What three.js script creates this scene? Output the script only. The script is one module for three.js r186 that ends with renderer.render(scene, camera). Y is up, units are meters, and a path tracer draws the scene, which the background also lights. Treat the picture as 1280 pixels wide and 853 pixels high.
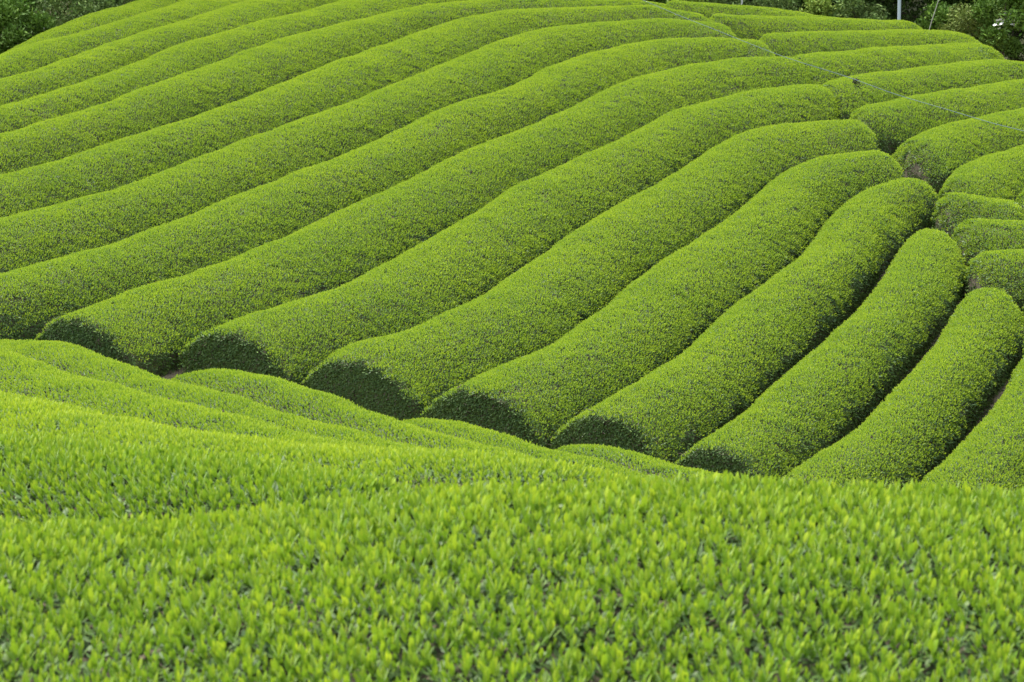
import * as THREE from 'three';
import { mergeGeometries } from 'three/addons/utils/BufferGeometryUtils.js';
import { ImprovedNoise } from 'three/addons/math/ImprovedNoise.js';

// ---------------------------------------------------------------- camera, sky, sun, exposure
const renderer = new THREE.WebGLRenderer();
renderer.toneMapping = THREE.LinearToneMapping;
renderer.toneMappingExposure = 2.2;
renderer.shadowMap.enabled = true;
const scene = new THREE.Scene();
const camera = new THREE.PerspectiveCamera(17.32, 1024 / 682, 0.3, 400);
camera.position.set(0, 6, 0);
camera.rotation.x = THREE.MathUtils.degToRad(-6);
camera.setFocalLength(camera.getFocalLength());
camera.focus = 33;
camera.userData.fStop = 7.1;
scene.add(camera);
const SUN = new THREE.Vector3(-0.30, 0.92, -0.16).normalize();
{ // a bright, slightly hazy spring sky, pale at the horizon
  const w = 256, h = 128, data = new Float32Array(w * h * 4);
  const zen = [0.53, 0.63, 0.74], hor = [0.82, 0.86, 0.9], gr = [0.16, 0.2, 0.1];
  for (let j = 0; j < h; j++) for (let i = 0; i < w; i++) {
    const el = ((j + 0.5) / h - 0.5) * Math.PI, az = ((i + 0.5) / w - 0.5) * 2 * Math.PI, k = (j * w + i) * 4;
    const t = Math.pow(Math.max(0, Math.sin(el)), 0.5);
    const dir = new THREE.Vector3(Math.cos(el) * Math.cos(az), Math.sin(el), Math.cos(el) * Math.sin(az));
    const glow = 0.5 * Math.pow(Math.max(0, dir.dot(SUN)), 6);
    for (let c = 0; c < 3; c++) data[k + c] = el < -0.02 ? gr[c] : hor[c] + (zen[c] - hor[c]) * t + glow;
    data[k + 3] = 1;
  }
  const sky = new THREE.DataTexture(data, w, h, THREE.RGBAFormat, THREE.FloatType);
  sky.mapping = THREE.EquirectangularReflectionMapping; sky.magFilter = THREE.LinearFilter; sky.needsUpdate = true;
  scene.background = sky; scene.environment = sky;
}
const sun = new THREE.DirectionalLight(new THREE.Color(1, 0.96, 0.88), 3.4);
sun.position.copy(SUN).multiplyScalar(90).add(new THREE.Vector3(0, 0, -40));
sun.target.position.set(0, 4, -40);
sun.castShadow = true; sun.shadow.radius = 20; sun.shadow.mapSize.set(4096, 4096);
Object.assign(sun.shadow.camera, { left: -45, right: 45, top: 45, bottom: -45, near: 1, far: 200 });
scene.add(sun, sun.target);

// ---------------------------------------------------------------- helpers
let seed = 12345;
function rnd() { seed = (seed + 0x6D2B79F5) | 0; let t = Math.imul(seed ^ (seed >>> 15), 1 | seed); t = (t + Math.imul(t ^ (t >>> 7), 61 | t)) ^ t; return ((t ^ (t >>> 14)) >>> 0) / 4294967296; }
const rr = (a, b) => a + (b - a) * rnd();
const noise = new ImprovedNoise();
const V3 = (x, y, z) => new THREE.Vector3(x, y, z);
const smooth = (a, b, x) => { const t = Math.min(1, Math.max(0, (x - a) / (b - a))); return t * t * (3 - 2 * t); };
const taken = {};
function numbered(n) { taken[n] = (taken[n] ?? -1) + 1; return taken[n] ? n + '_' + String(taken[n]).padStart(3, '0') : n; }
function add(o, name, label, category, group, kind) {
  o.name = numbered(name); Object.assign(o.userData, { label });
  if (category) o.userData.category = category;
  if (group) o.userData.group = group;
  if (kind) o.userData.kind = kind;
  scene.add(o); return o;
}
function part(parent, name, geometry, material) {
  const m = new THREE.Mesh(geometry, material); m.name = name; m.castShadow = m.receiveShadow = true; parent.add(m); return m;
}
function stuff(parent, name, geometry, material, mats, colors) {
  if (!mats.length) return null;
  const m = new THREE.InstancedMesh(geometry, material, mats.length);
  mats.forEach((q, i) => m.setMatrixAt(i, q));
  if (colors) colors.forEach((c, i) => m.setColorAt(i, c));
  m.name = name; m.userData.kind = 'stuff'; m.castShadow = m.receiveShadow = true; parent.add(m); return m;
}
function raw(pos, idx, col, uv) {
  const g = new THREE.BufferGeometry();
  g.setAttribute('position', new THREE.Float32BufferAttribute(pos, 3));
  if (col) g.setAttribute('color', new THREE.Float32BufferAttribute(col, 3));
  if (uv) g.setAttribute('uv', new THREE.Float32BufferAttribute(uv, 2));
  if (idx) g.setIndex(idx);
  g.computeVertexNormals(); return g;
}
function noiseTexture(size, fn, srgb) {
  const d = new Uint8Array(size * size * 4);
  for (let j = 0; j < size; j++) for (let i = 0; i < size; i++) { const c = fn(i / size, j / size), k = (j * size + i) * 4; d[k] = c[0] * 255; d[k + 1] = c[1] * 255; d[k + 2] = c[2] * 255; d[k + 3] = 255; }
  const t = new THREE.DataTexture(d, size, size); t.wrapS = t.wrapT = THREE.RepeatWrapping; t.magFilter = THREE.LinearFilter; t.generateMipmaps = true;
  if (srgb) t.colorSpace = THREE.SRGBColorSpace; t.needsUpdate = true; return t;
}
const frame = new THREE.Matrix4(), q1 = new THREE.Quaternion(), q2 = new THREE.Quaternion(), UP = V3(0, 1, 0);
function place(pos, up, scale, spin = rnd() * 6.2832) {
  q1.setFromUnitVectors(UP, up); q2.setFromAxisAngle(UP, spin); q1.multiply(q2);
  return new THREE.Matrix4().compose(pos, q1, V3(scale, scale, scale));
}

// ---------------------------------------------------------------- materials (linear base colours)
const lin = (r, g, b) => new THREE.Color().setRGB(r, g, b);
const M = {
  young: new THREE.MeshPhysicalMaterial({ color: 0xffffff, vertexColors: true, roughness: 0.95, specularIntensity: 0.5, transmission: 0.42, thickness: 0, side: THREE.DoubleSide }),
  mature: new THREE.MeshPhysicalMaterial({ color: 0xffffff, vertexColors: true, roughness: 0.52, specularIntensity: 0.45, side: THREE.DoubleSide }),
  core: new THREE.MeshStandardMaterial({ color: lin(0.12, 0.1, 0.065), roughness: 0.95 }),
  bark: new THREE.MeshStandardMaterial({ color: lin(0.11, 0.085, 0.06), roughness: 0.9 }),
  paleBark: new THREE.MeshStandardMaterial({ color: lin(0.3, 0.29, 0.24), roughness: 0.85 }),
  steel: new THREE.MeshStandardMaterial({ color: lin(0.36, 0.42, 0.45), roughness: 0.5, metalness: 0.25 }),
  concrete: new THREE.MeshStandardMaterial({ color: lin(0.55, 0.55, 0.52), roughness: 0.9 }),
  cable: new THREE.MeshStandardMaterial({ color: lin(0.07, 0.11, 0.11), roughness: 0.7 }),
  dead: new THREE.MeshStandardMaterial({ color: lin(0.02, 0.017, 0.012), roughness: 0.8, side: THREE.DoubleSide }),
  petal: new THREE.MeshStandardMaterial({ color: lin(0.75, 0.75, 0.7), roughness: 0.7, side: THREE.DoubleSide }),
  treeLeaf: new THREE.MeshPhysicalMaterial({ color: 0xffffff, vertexColors: true, roughness: 0.65, specularIntensity: 0.3, transmission: 0.25, thickness: 0, side: THREE.DoubleSide }),
};

// rows of the tea field: [x, ground y, z, half width on the uphill side, half width on the downhill side]
const ROWS = {
  T2: [[-11.23,5.73,-44.20,0.95,0.65], [-11.07,5.85,-44.75,0.89,0.71], [-10.91,5.96,-45.31,0.83,0.77], [-10.74,6.07,-45.87,0.78,0.81], [-10.58,6.18,-46.43,0.76,0.84], [-10.42,6.30,-46.99,0.75,0.85], [-10.26,6.41,-47.55,0.74,0.87], [-10.08,6.52,-48.11,0.73,0.88], [-9.93,6.62,-48.62,0.73,0.86], [-9.56,6.72,-49.06,0.75,0.82], [-9.23,6.83,-49.54,0.76,0.79], [-9.01,6.93,-50.08,0.76,0.77], [-8.82,7.04,-50.63,0.76,0.78], [-8.63,7.14,-51.18,0.75,0.80], [-8.44,7.24,-51.74,0.75,0.82], [-8.25,7.34,-52.29,0.75,0.83], [-8.07,7.44,-52.85,0.76,0.85], [-7.93,7.53,-53.42,0.76,0.88], [-7.80,7.62,-53.99,0.76,0.91], [-7.71,7.70,-54.57,0.75,0.93], [-7.63,7.77,-55.15,0.75,0.95], [-7.56,7.83,-55.74,0.74,0.95], [-7.48,7.89,-56.32,0.73,0.95], [-7.41,7.94,-56.91,0.72,0.95], [-7.33,8.00,-57.50,0.74,0.95], [-7.26,8.06,-58.08,0.81,0.95], [-7.18,8.12,-58.67,0.95,0.95]],
  T3: [[-11.10,5.12,-41.16,0.95,0.61], [-10.83,5.23,-41.68,0.95,0.64], [-10.56,5.34,-42.19,0.92,0.67], [-10.29,5.46,-42.70,0.85,0.70], [-10.02,5.57,-43.22,0.77,0.72], [-9.75,5.68,-43.73,0.72,0.73], [-9.47,5.80,-44.23,0.73,0.72], [-9.19,5.91,-44.74,0.77,0.71], [-8.98,6.03,-45.28,0.81,0.70], [-8.79,6.15,-45.82,0.84,0.70], [-8.60,6.27,-46.37,0.85,0.71], [-8.41,6.39,-46.92,0.86,0.71], [-8.20,6.51,-47.45,0.85,0.73], [-8.01,6.63,-48.00,0.83,0.76], [-7.80,6.74,-48.53,0.79,0.79], [-7.56,6.86,-49.06,0.77,0.83], [-7.34,6.97,-49.60,0.77,0.87], [-7.11,7.08,-50.13,0.78,0.90], [-6.88,7.19,-50.66,0.80,0.93], [-6.66,7.30,-51.20,0.82,0.94], [-6.45,7.41,-51.74,0.84,0.95], [-6.25,7.51,-52.29,0.86,0.95], [-6.04,7.61,-52.83,0.88,0.95], [-5.84,7.70,-53.38,0.91,0.95], [-5.63,7.79,-53.92,0.93,0.95], [-5.42,7.88,-54.47,0.95,0.95], [-5.21,7.96,-55.01,0.95,0.95], [-5.00,8.05,-55.56,0.95,0.95], [-4.79,8.14,-56.11,0.95,0.95], [-4.59,8.23,-56.65,0.95,0.95]],
  T4: [[-10.87,4.63,-38.93,0.95,0.73], [-10.53,4.74,-39.43,0.91,0.74], [-10.20,4.85,-39.92,0.84,0.76], [-9.87,4.95,-40.42,0.74,0.77], [-9.54,5.06,-40.92,0.69,0.78], [-9.20,5.17,-41.41,0.68,0.77], [-8.87,5.29,-41.91,0.70,0.76], [-8.54,5.40,-42.40,0.72,0.75], [-8.25,5.53,-42.92,0.73,0.74], [-7.99,5.65,-43.45,0.72,0.74], [-7.77,5.78,-44.00,0.71,0.76], [-7.54,5.91,-44.55,0.70,0.78], [-7.35,6.04,-45.11,0.70,0.81], [-7.14,6.17,-45.66,0.70,0.85], [-6.93,6.30,-46.22,0.71,0.87], [-6.72,6.43,-46.77,0.73,0.89], [-6.44,6.55,-47.29,0.76,0.89], [-6.12,6.67,-47.80,0.80,0.89], [-5.82,6.79,-48.31,0.83,0.89], [-5.54,6.91,-48.84,0.87,0.90], [-5.24,7.03,-49.35,0.90,0.91], [-4.90,7.14,-49.84,0.93,0.92], [-4.57,7.25,-50.34,0.94,0.93], [-4.27,7.36,-50.85,0.95,0.94], [-3.98,7.47,-51.38,0.95,0.95], [-3.71,7.58,-51.91,0.95,0.95], [-3.44,7.68,-52.44,0.95,0.95], [-3.17,7.77,-52.98,0.95,0.95], [-2.90,7.87,-53.51,0.95,0.95], [-2.63,7.96,-54.05,0.95,0.95], [-2.36,8.05,-54.58,0.95,0.95], [-2.09,8.15,-55.12,0.95,0.95], [-1.82,8.24,-55.65,0.95,0.95]],
  T5: [[-10.47,4.09,-36.66,0.95,0.71], [-10.12,4.20,-37.13,0.93,0.74], [-9.77,4.32,-37.60,0.88,0.76], [-9.43,4.44,-38.07,0.81,0.78], [-9.08,4.55,-38.54,0.77,0.79], [-8.74,4.67,-39.00,0.76,0.79], [-8.38,4.78,-39.47,0.77,0.78], [-8.05,4.90,-39.94,0.78,0.77], [-7.72,5.02,-40.43,0.78,0.76], [-7.42,5.14,-40.92,0.77,0.77], [-7.13,5.27,-41.42,0.75,0.78], [-6.87,5.41,-41.94,0.74,0.80], [-6.61,5.54,-42.46,0.74,0.82], [-6.36,5.66,-42.98,0.75,0.85], [-6.10,5.79,-43.50,0.76,0.87], [-5.83,5.92,-44.02,0.79,0.88], [-5.57,6.04,-44.54,0.82,0.89], [-5.31,6.17,-45.05,0.85,0.89], [-5.05,6.30,-45.57,0.87,0.89], [-4.79,6.42,-46.09,0.89,0.90], [-4.53,6.54,-46.61,0.89,0.90], [-4.25,6.66,-47.12,0.89,0.90], [-3.94,6.77,-47.62,0.89,0.88], [-3.63,6.88,-48.11,0.90,0.85], [-3.29,6.98,-48.59,0.91,0.81], [-2.95,7.08,-49.07,0.93,0.77], [-2.61,7.18,-49.54,0.94,0.74], [-2.25,7.28,-50.00,0.94,0.72], [-1.87,7.37,-50.45,0.95,0.71], [-1.47,7.45,-50.88,0.95,0.71], [-1.04,7.53,-51.29,0.95,0.72], [-0.56,7.58,-51.63,0.95,0.73], [-0.04,7.62,-51.93,0.95,0.74], [0.49,7.64,-52.17,0.95,0.75], [1.05,7.66,-52.38,0.95,0.74], [1.62,7.66,-52.53,0.95,0.73], [2.21,7.63,-52.63,0.95,0.69], [2.80,7.59,-52.65,0.95,0.63], [3.39,7.53,-52.60,0.95,0.56], [3.96,7.44,-52.47,0.94,0.52], [4.52,7.36,-52.30,0.88,0.54], [5.07,7.26,-52.08,0.71,0.60], [5.62,7.17,-51.89,0.42,0.64]],
  T6: [[-10.14,3.58,-34.52,0.95,0.85], [-9.75,3.67,-34.97,0.88,0.86], [-9.36,3.76,-35.42,0.81,0.87], [-8.98,3.85,-35.86,0.76,0.87], [-8.59,3.94,-36.31,0.76,0.87], [-8.20,4.03,-36.76,0.77,0.86], [-7.82,4.12,-37.21,0.79,0.85], [-7.46,4.23,-37.68,0.79,0.83], [-7.11,4.34,-38.15,0.79,0.82], [-6.82,4.47,-38.66,0.78,0.80], [-6.50,4.59,-39.16,0.77,0.78], [-6.17,4.71,-39.64,0.77,0.77], [-5.87,4.84,-40.14,0.77,0.77], [-5.56,4.96,-40.64,0.78,0.77], [-5.25,5.09,-41.13,0.80,0.78], [-4.93,5.22,-41.63,0.83,0.78], [-4.61,5.34,-42.12,0.86,0.79], [-4.32,5.47,-42.62,0.88,0.80], [-4.06,5.61,-43.15,0.89,0.82], [-3.80,5.74,-43.67,0.89,0.84], [-3.53,5.87,-44.19,0.89,0.86], [-3.25,6.01,-44.71,0.89,0.87], [-2.99,6.14,-45.23,0.90,0.88], [-2.71,6.26,-45.74,0.90,0.88], [-2.41,6.39,-46.25,0.89,0.88], [-2.13,6.51,-46.76,0.87,0.87], [-1.86,6.64,-47.28,0.84,0.88], [-1.62,6.76,-47.81,0.80,0.89], [-1.35,6.88,-48.34,0.76,0.91], [-1.06,7.00,-48.85,0.73,0.93], [-0.72,7.11,-49.33,0.71,0.95], [-0.32,7.20,-49.76,0.70,0.95], [0.15,7.27,-50.13,0.71,0.94], [0.68,7.32,-50.40,0.73,0.91], [1.23,7.36,-50.64,0.73,0.88], [1.80,7.38,-50.81,0.72,0.83], [2.38,7.40,-50.98,0.68,0.78], [2.95,7.41,-51.14,0.60,0.74], [3.53,7.36,-51.03,0.55,0.66], [4.02,7.27,-50.71,0.62,0.56], [4.50,7.17,-50.35,0.81,0.42]],
  T7: [[-9.69,3.00,-32.17,0.95,0.95], [-9.29,3.08,-32.61,0.92,0.95], [-8.89,3.16,-33.05,0.89,0.95], [-8.48,3.24,-33.49,0.87,0.95], [-8.08,3.32,-33.93,0.87,0.93], [-7.68,3.40,-34.37,0.87,0.91], [-7.28,3.49,-34.81,0.88,0.89], [-6.91,3.59,-35.26,0.87,0.86], [-6.55,3.70,-35.73,0.87,0.83], [-6.16,3.80,-36.18,0.85,0.81], [-5.85,3.92,-36.67,0.84,0.79], [-5.55,4.05,-37.18,0.82,0.78], [-5.27,4.18,-37.70,0.80,0.80], [-5.00,4.31,-38.21,0.78,0.82], [-4.71,4.44,-38.72,0.77,0.84], [-4.41,4.57,-39.22,0.77,0.85], [-4.07,4.70,-39.70,0.77,0.85], [-3.76,4.83,-40.20,0.78,0.83], [-3.45,4.96,-40.69,0.78,0.81], [-3.10,5.08,-41.17,0.79,0.78], [-2.78,5.21,-41.66,0.81,0.77], [-2.46,5.34,-42.15,0.82,0.77], [-2.19,5.48,-42.66,0.84,0.78], [-1.90,5.61,-43.17,0.85,0.81], [-1.60,5.74,-43.68,0.87,0.85], [-1.31,5.87,-44.18,0.88,0.87], [-1.03,6.00,-44.70,0.88,0.88], [-0.75,6.13,-45.21,0.88,0.89], [-0.47,6.26,-45.73,0.87,0.89], [-0.20,6.38,-46.25,0.88,0.90], [0.07,6.51,-46.77,0.89,0.91], [0.38,6.62,-47.27,0.91,0.93], [0.75,6.73,-47.73,0.93,0.94], [1.16,6.82,-48.16,0.93,0.95], [1.61,6.90,-48.55,0.91,0.95], [2.13,6.95,-48.85,0.86,0.95], [2.64,7.00,-49.15,0.79,0.95], [3.19,7.04,-49.40,0.68,0.94], [3.77,7.04,-49.55,0.56,0.90], [4.34,6.99,-49.43,0.47,0.83], [4.91,6.92,-49.23,0.42,0.72]],
  T8: [[-7.62,2.58,-31.09,0.95,0.42], [-7.25,2.67,-31.55,0.95,0.59], [-6.87,2.76,-32.02,0.95,0.70], [-6.50,2.86,-32.49,0.94,0.74], [-6.17,2.96,-32.97,0.92,0.76], [-5.82,3.07,-33.46,0.89,0.78], [-5.48,3.18,-33.94,0.87,0.79], [-5.14,3.30,-34.43,0.84,0.80], [-4.79,3.42,-34.90,0.82,0.80], [-4.51,3.55,-35.42,0.80,0.80], [-4.25,3.68,-35.94,0.78,0.81], [-3.95,3.81,-36.45,0.79,0.81], [-3.62,3.94,-36.94,0.80,0.79], [-3.30,4.07,-37.43,0.83,0.77], [-2.94,4.19,-37.90,0.85,0.75], [-2.61,4.32,-38.39,0.85,0.74], [-2.31,4.46,-38.90,0.84,0.73], [-2.04,4.59,-39.41,0.82,0.73], [-1.77,4.73,-39.94,0.80,0.75], [-1.48,4.87,-40.45,0.77,0.77], [-1.19,5.01,-40.96,0.76,0.79], [-0.88,5.14,-41.46,0.77,0.80], [-0.54,5.27,-41.94,0.80,0.79], [-0.15,5.38,-42.39,0.84,0.76], [0.21,5.50,-42.85,0.87,0.74], [0.52,5.63,-43.35,0.89,0.73], [0.80,5.76,-43.87,0.89,0.74], [1.05,5.90,-44.40,0.89,0.77], [1.31,6.03,-44.93,0.89,0.81], [1.61,6.15,-45.44,0.90,0.86], [1.96,6.26,-45.91,0.92,0.89], [2.37,6.36,-46.35,0.94,0.91], [2.79,6.45,-46.77,0.94,0.91], [3.30,6.50,-47.07,0.93,0.89], [3.84,6.55,-47.34,0.86,0.86], [4.38,6.58,-47.60,0.72,0.81], [4.96,6.54,-47.55,0.56,0.74], [5.54,6.48,-47.37,0.42,0.65]],
  T9: [[-5.97,2.30,-30.40,0.69,0.95], [-5.62,2.40,-30.88,0.71,0.93], [-5.28,2.51,-31.37,0.73,0.90], [-4.91,2.61,-31.83,0.75,0.88], [-4.48,2.70,-32.26,0.77,0.87], [-4.11,2.81,-32.72,0.79,0.87], [-3.78,2.93,-33.21,0.80,0.88], [-3.46,3.05,-33.71,0.80,0.89], [-3.13,3.18,-34.20,0.80,0.88], [-2.82,3.31,-34.70,0.81,0.87], [-2.53,3.44,-35.22,0.81,0.86], [-2.23,3.58,-35.73,0.80,0.84], [-1.93,3.71,-36.24,0.78,0.82], [-1.63,3.85,-36.75,0.76,0.80], [-1.34,3.99,-37.26,0.74,0.79], [-1.05,4.13,-37.77,0.73,0.78], [-0.76,4.27,-38.28,0.73,0.78], [-0.47,4.41,-38.80,0.74,0.79], [-0.17,4.54,-39.30,0.75,0.79], [0.18,4.67,-39.78,0.78,0.80], [0.54,4.80,-40.25,0.80,0.79], [0.89,4.92,-40.73,0.80,0.78], [1.21,5.06,-41.23,0.78,0.77], [1.49,5.19,-41.74,0.75,0.78], [1.77,5.33,-42.26,0.73,0.80], [2.06,5.46,-42.77,0.73,0.83], [2.38,5.58,-43.27,0.76,0.87], [2.74,5.70,-43.75,0.80,0.91], [3.13,5.80,-44.20,0.85,0.93], [3.54,5.90,-44.63,0.89,0.94], [3.98,5.99,-45.04,0.89,0.95], [4.42,6.07,-45.44,0.85,0.95], [4.93,6.13,-45.76,0.78,0.93], [5.52,6.14,-45.89,0.70,0.89], [6.11,6.14,-46.01,0.62,0.82]],
  T10: [[-3.75,2.12,-30.14,0.88,0.85], [-3.39,2.23,-30.61,0.87,0.82], [-3.00,2.34,-31.06,0.86,0.80], [-2.60,2.44,-31.51,0.88,0.80], [-2.19,2.55,-31.94,0.89,0.81], [-1.84,2.67,-32.42,0.90,0.82], [-1.56,2.80,-32.94,0.89,0.83], [-1.27,2.94,-33.45,0.88,0.83], [-1.00,3.08,-33.98,0.87,0.82], [-0.72,3.22,-34.50,0.85,0.81], [-0.45,3.36,-35.02,0.83,0.81], [-0.20,3.50,-35.56,0.81,0.81], [0.06,3.65,-36.08,0.79,0.82], [0.31,3.80,-36.62,0.78,0.83], [0.60,3.94,-37.13,0.78,0.84], [0.90,4.07,-37.64,0.78,0.85], [1.21,4.21,-38.14,0.79,0.83], [1.56,4.34,-38.62,0.79,0.80], [1.92,4.47,-39.09,0.79,0.76], [2.26,4.59,-39.57,0.78,0.72], [2.54,4.73,-40.09,0.78,0.70], [2.85,4.87,-40.60,0.78,0.71], [3.15,5.00,-41.10,0.79,0.74], [3.49,5.12,-41.59,0.82,0.79], [3.91,5.23,-42.02,0.87,0.84], [4.34,5.32,-42.44,0.91,0.88], [4.78,5.42,-42.84,0.93,0.89], [5.26,5.49,-43.19,0.95,0.86], [5.78,5.55,-43.50,0.95,0.81], [6.30,5.61,-43.80,0.95,0.75]],
  T11: [[-2.02,1.85,-29.27,0.84,0.89], [-1.77,1.98,-29.79,0.81,0.90], [-1.34,2.07,-30.19,0.81,0.89], [-0.93,2.18,-30.61,0.81,0.87], [-0.55,2.29,-31.06,0.82,0.84], [-0.21,2.41,-31.53,0.83,0.81], [0.10,2.54,-32.01,0.83,0.78], [0.35,2.68,-32.53,0.83,0.76], [0.62,2.82,-33.05,0.83,0.75], [0.86,2.96,-33.57,0.82,0.75], [1.11,3.10,-34.09,0.81,0.76], [1.34,3.24,-34.62,0.81,0.77], [1.64,3.38,-35.11,0.82,0.79], [1.90,3.52,-35.63,0.83,0.80], [2.21,3.65,-36.12,0.84,0.79], [2.51,3.79,-36.61,0.84,0.76], [2.84,3.92,-37.09,0.84,0.73], [3.12,4.06,-37.60,0.81,0.70], [3.39,4.19,-38.11,0.77,0.70], [3.61,4.33,-38.64,0.73,0.72], [3.83,4.48,-39.17,0.71,0.76], [4.14,4.60,-39.66,0.71,0.82], [4.50,4.72,-40.12,0.75,0.87], [4.96,4.81,-40.48,0.81,0.90], [5.48,4.87,-40.76,0.81,0.89], [6.06,4.90,-40.89,0.69,0.79], [6.64,4.92,-41.01,0.42,0.63]],
  T12: [[-0.35,1.57,-28.18,0.90,0.77], [-0.00,1.68,-28.64,0.89,0.75], [0.36,1.79,-29.09,0.88,0.73], [0.71,1.91,-29.55,0.86,0.71], [1.05,2.03,-30.02,0.84,0.70], [1.31,2.16,-30.52,0.81,0.70], [1.57,2.30,-31.04,0.79,0.71], [1.83,2.43,-31.55,0.77,0.72], [2.04,2.57,-32.08,0.75,0.74], [2.28,2.71,-32.60,0.75,0.76], [2.53,2.85,-33.11,0.75,0.78], [2.79,2.99,-33.62,0.77,0.78], [3.12,3.12,-34.09,0.78,0.77], [3.42,3.25,-34.57,0.80,0.73], [3.72,3.38,-35.06,0.80,0.68], [3.99,3.52,-35.57,0.78,0.64], [4.22,3.66,-36.09,0.74,0.62], [4.43,3.80,-36.62,0.71,0.62], [4.65,3.94,-37.15,0.70,0.64], [4.91,4.08,-37.66,0.71,0.67], [5.23,4.20,-38.14,0.77,0.70], [5.66,4.30,-38.53,0.83,0.70], [6.20,4.36,-38.76,0.88,0.68], [6.75,4.41,-38.95,0.91,0.65]],
  T13: [[1.21,1.39,-27.36,0.77,0.64], [1.57,1.51,-27.83,0.75,0.63], [1.88,1.64,-28.33,0.73,0.63], [2.18,1.77,-28.84,0.71,0.62], [2.50,1.89,-29.33,0.70,0.61], [2.79,2.03,-29.84,0.71,0.60], [3.06,2.16,-30.36,0.71,0.60], [3.33,2.30,-30.88,0.72,0.60], [3.58,2.44,-31.41,0.74,0.59], [3.87,2.58,-31.91,0.76,0.56], [4.21,2.71,-32.40,0.78,0.52], [4.50,2.84,-32.90,0.78,0.48], [4.78,2.98,-33.42,0.75,0.44], [5.00,3.13,-33.96,0.72,0.43], [5.19,3.27,-34.51,0.68,0.44], [5.37,3.42,-35.07,0.64,0.48], [5.56,3.56,-35.62,0.62,0.56], [5.78,3.70,-36.16,0.63,0.59], [6.09,3.83,-36.66,0.65,0.55], [6.54,3.94,-37.05,0.66,0.47], [6.98,4.04,-37.44,0.65,0.42]],
  T14: [[2.45,1.18,-26.23,0.65,0.56], [2.75,1.30,-26.71,0.64,0.55], [3.06,1.42,-27.19,0.63,0.55], [3.36,1.54,-27.68,0.62,0.55], [3.64,1.67,-28.17,0.62,0.55], [3.90,1.80,-28.68,0.61,0.55], [4.17,1.93,-29.18,0.60,0.55], [4.44,2.06,-29.68,0.60,0.54], [4.71,2.19,-30.17,0.60,0.52], [4.98,2.32,-30.68,0.59,0.50], [5.22,2.45,-31.19,0.56,0.49], [5.44,2.59,-31.71,0.53,0.51], [5.65,2.72,-32.24,0.49,0.56], [5.84,2.86,-32.77,0.45,0.60], [6.02,3.00,-33.31,0.43,0.61], [6.20,3.14,-33.85,0.43,0.62], [6.40,3.27,-34.38,0.43,0.57], [6.62,3.41,-34.90,0.44,0.42]],
  T15: [[3.35,0.97,-24.95,0.66,0.55], [3.67,1.09,-25.45,0.66,0.53], [3.99,1.21,-25.95,0.60,0.52], [4.30,1.34,-26.45,0.56,0.51], [4.61,1.46,-26.96,0.55,0.50], [4.90,1.59,-27.47,0.55,0.49], [5.19,1.72,-27.99,0.55,0.47], [5.47,1.86,-28.51,0.55,0.45], [5.74,1.99,-29.03,0.54,0.43], [5.99,2.13,-29.57,0.53,0.43], [6.22,2.26,-30.11,0.51,0.47], [6.43,2.40,-30.66,0.49,0.54], [6.63,2.54,-31.21,0.48,0.54], [6.85,2.68,-31.76,0.47,0.42]],
  T16: [[4.58,0.92,-24.17,0.55,0.65], [4.86,1.03,-24.67,0.54,0.65], [5.14,1.15,-25.17,0.52,0.65], [5.42,1.27,-25.66,0.51,0.65], [5.70,1.39,-26.15,0.51,0.65], [5.98,1.51,-26.65,0.50,0.65], [6.25,1.64,-27.15,0.48,0.65], [6.49,1.76,-27.66,0.47,0.65], [6.69,1.89,-28.19,0.44,0.65], [6.88,2.02,-28.73,0.43,0.65], [7.07,2.14,-29.26,0.42,0.65]],
  R2: [[4.29,7.17,-49.71,0.42,0.42], [4.79,7.17,-50.00,0.51,0.54], [5.28,7.17,-50.29,0.59,0.65], [5.78,7.17,-50.56,0.62,0.73], [6.29,7.18,-50.83,0.65,0.77], [6.77,7.17,-51.14,0.69,0.77], [7.23,7.16,-51.48,0.73,0.77], [7.69,7.16,-51.83,0.75,0.77], [8.15,7.16,-52.17,0.75,0.77], [8.62,7.14,-52.49,0.77,0.77], [9.09,7.13,-52.81,0.84,0.77], [9.57,7.12,-53.13,0.95,0.77]],
  R3: [[5.24,6.68,-48.21,0.42,0.42], [5.73,6.72,-48.53,0.54,0.69], [6.22,6.75,-48.82,0.65,0.84], [6.74,6.76,-49.08,0.74,0.86], [7.24,6.78,-49.36,0.77,0.83], [7.73,6.80,-49.67,0.78,0.79], [8.19,6.82,-50.01,0.78,0.77], [8.65,6.84,-50.36,0.77,0.76], [9.11,6.85,-50.71,0.77,0.80], [9.58,6.86,-51.04,0.77,0.86], [10.07,6.85,-51.35,0.77,0.91], [10.54,6.83,-51.67,0.77,0.95]],
  R4: [[5.69,6.15,-45.99,0.74,0.88], [6.19,6.21,-46.36,0.75,0.88], [6.71,6.26,-46.70,0.81,0.88], [7.24,6.30,-47.02,0.86,0.86], [7.76,6.34,-47.37,0.87,0.83], [8.25,6.38,-47.75,0.84,0.81], [8.72,6.43,-48.15,0.80,0.82], [9.18,6.47,-48.57,0.78,0.85], [9.63,6.50,-49.01,0.78,0.90], [10.13,6.51,-49.35,0.84,0.93], [10.66,6.41,-49.08,0.95,0.95]],
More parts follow.
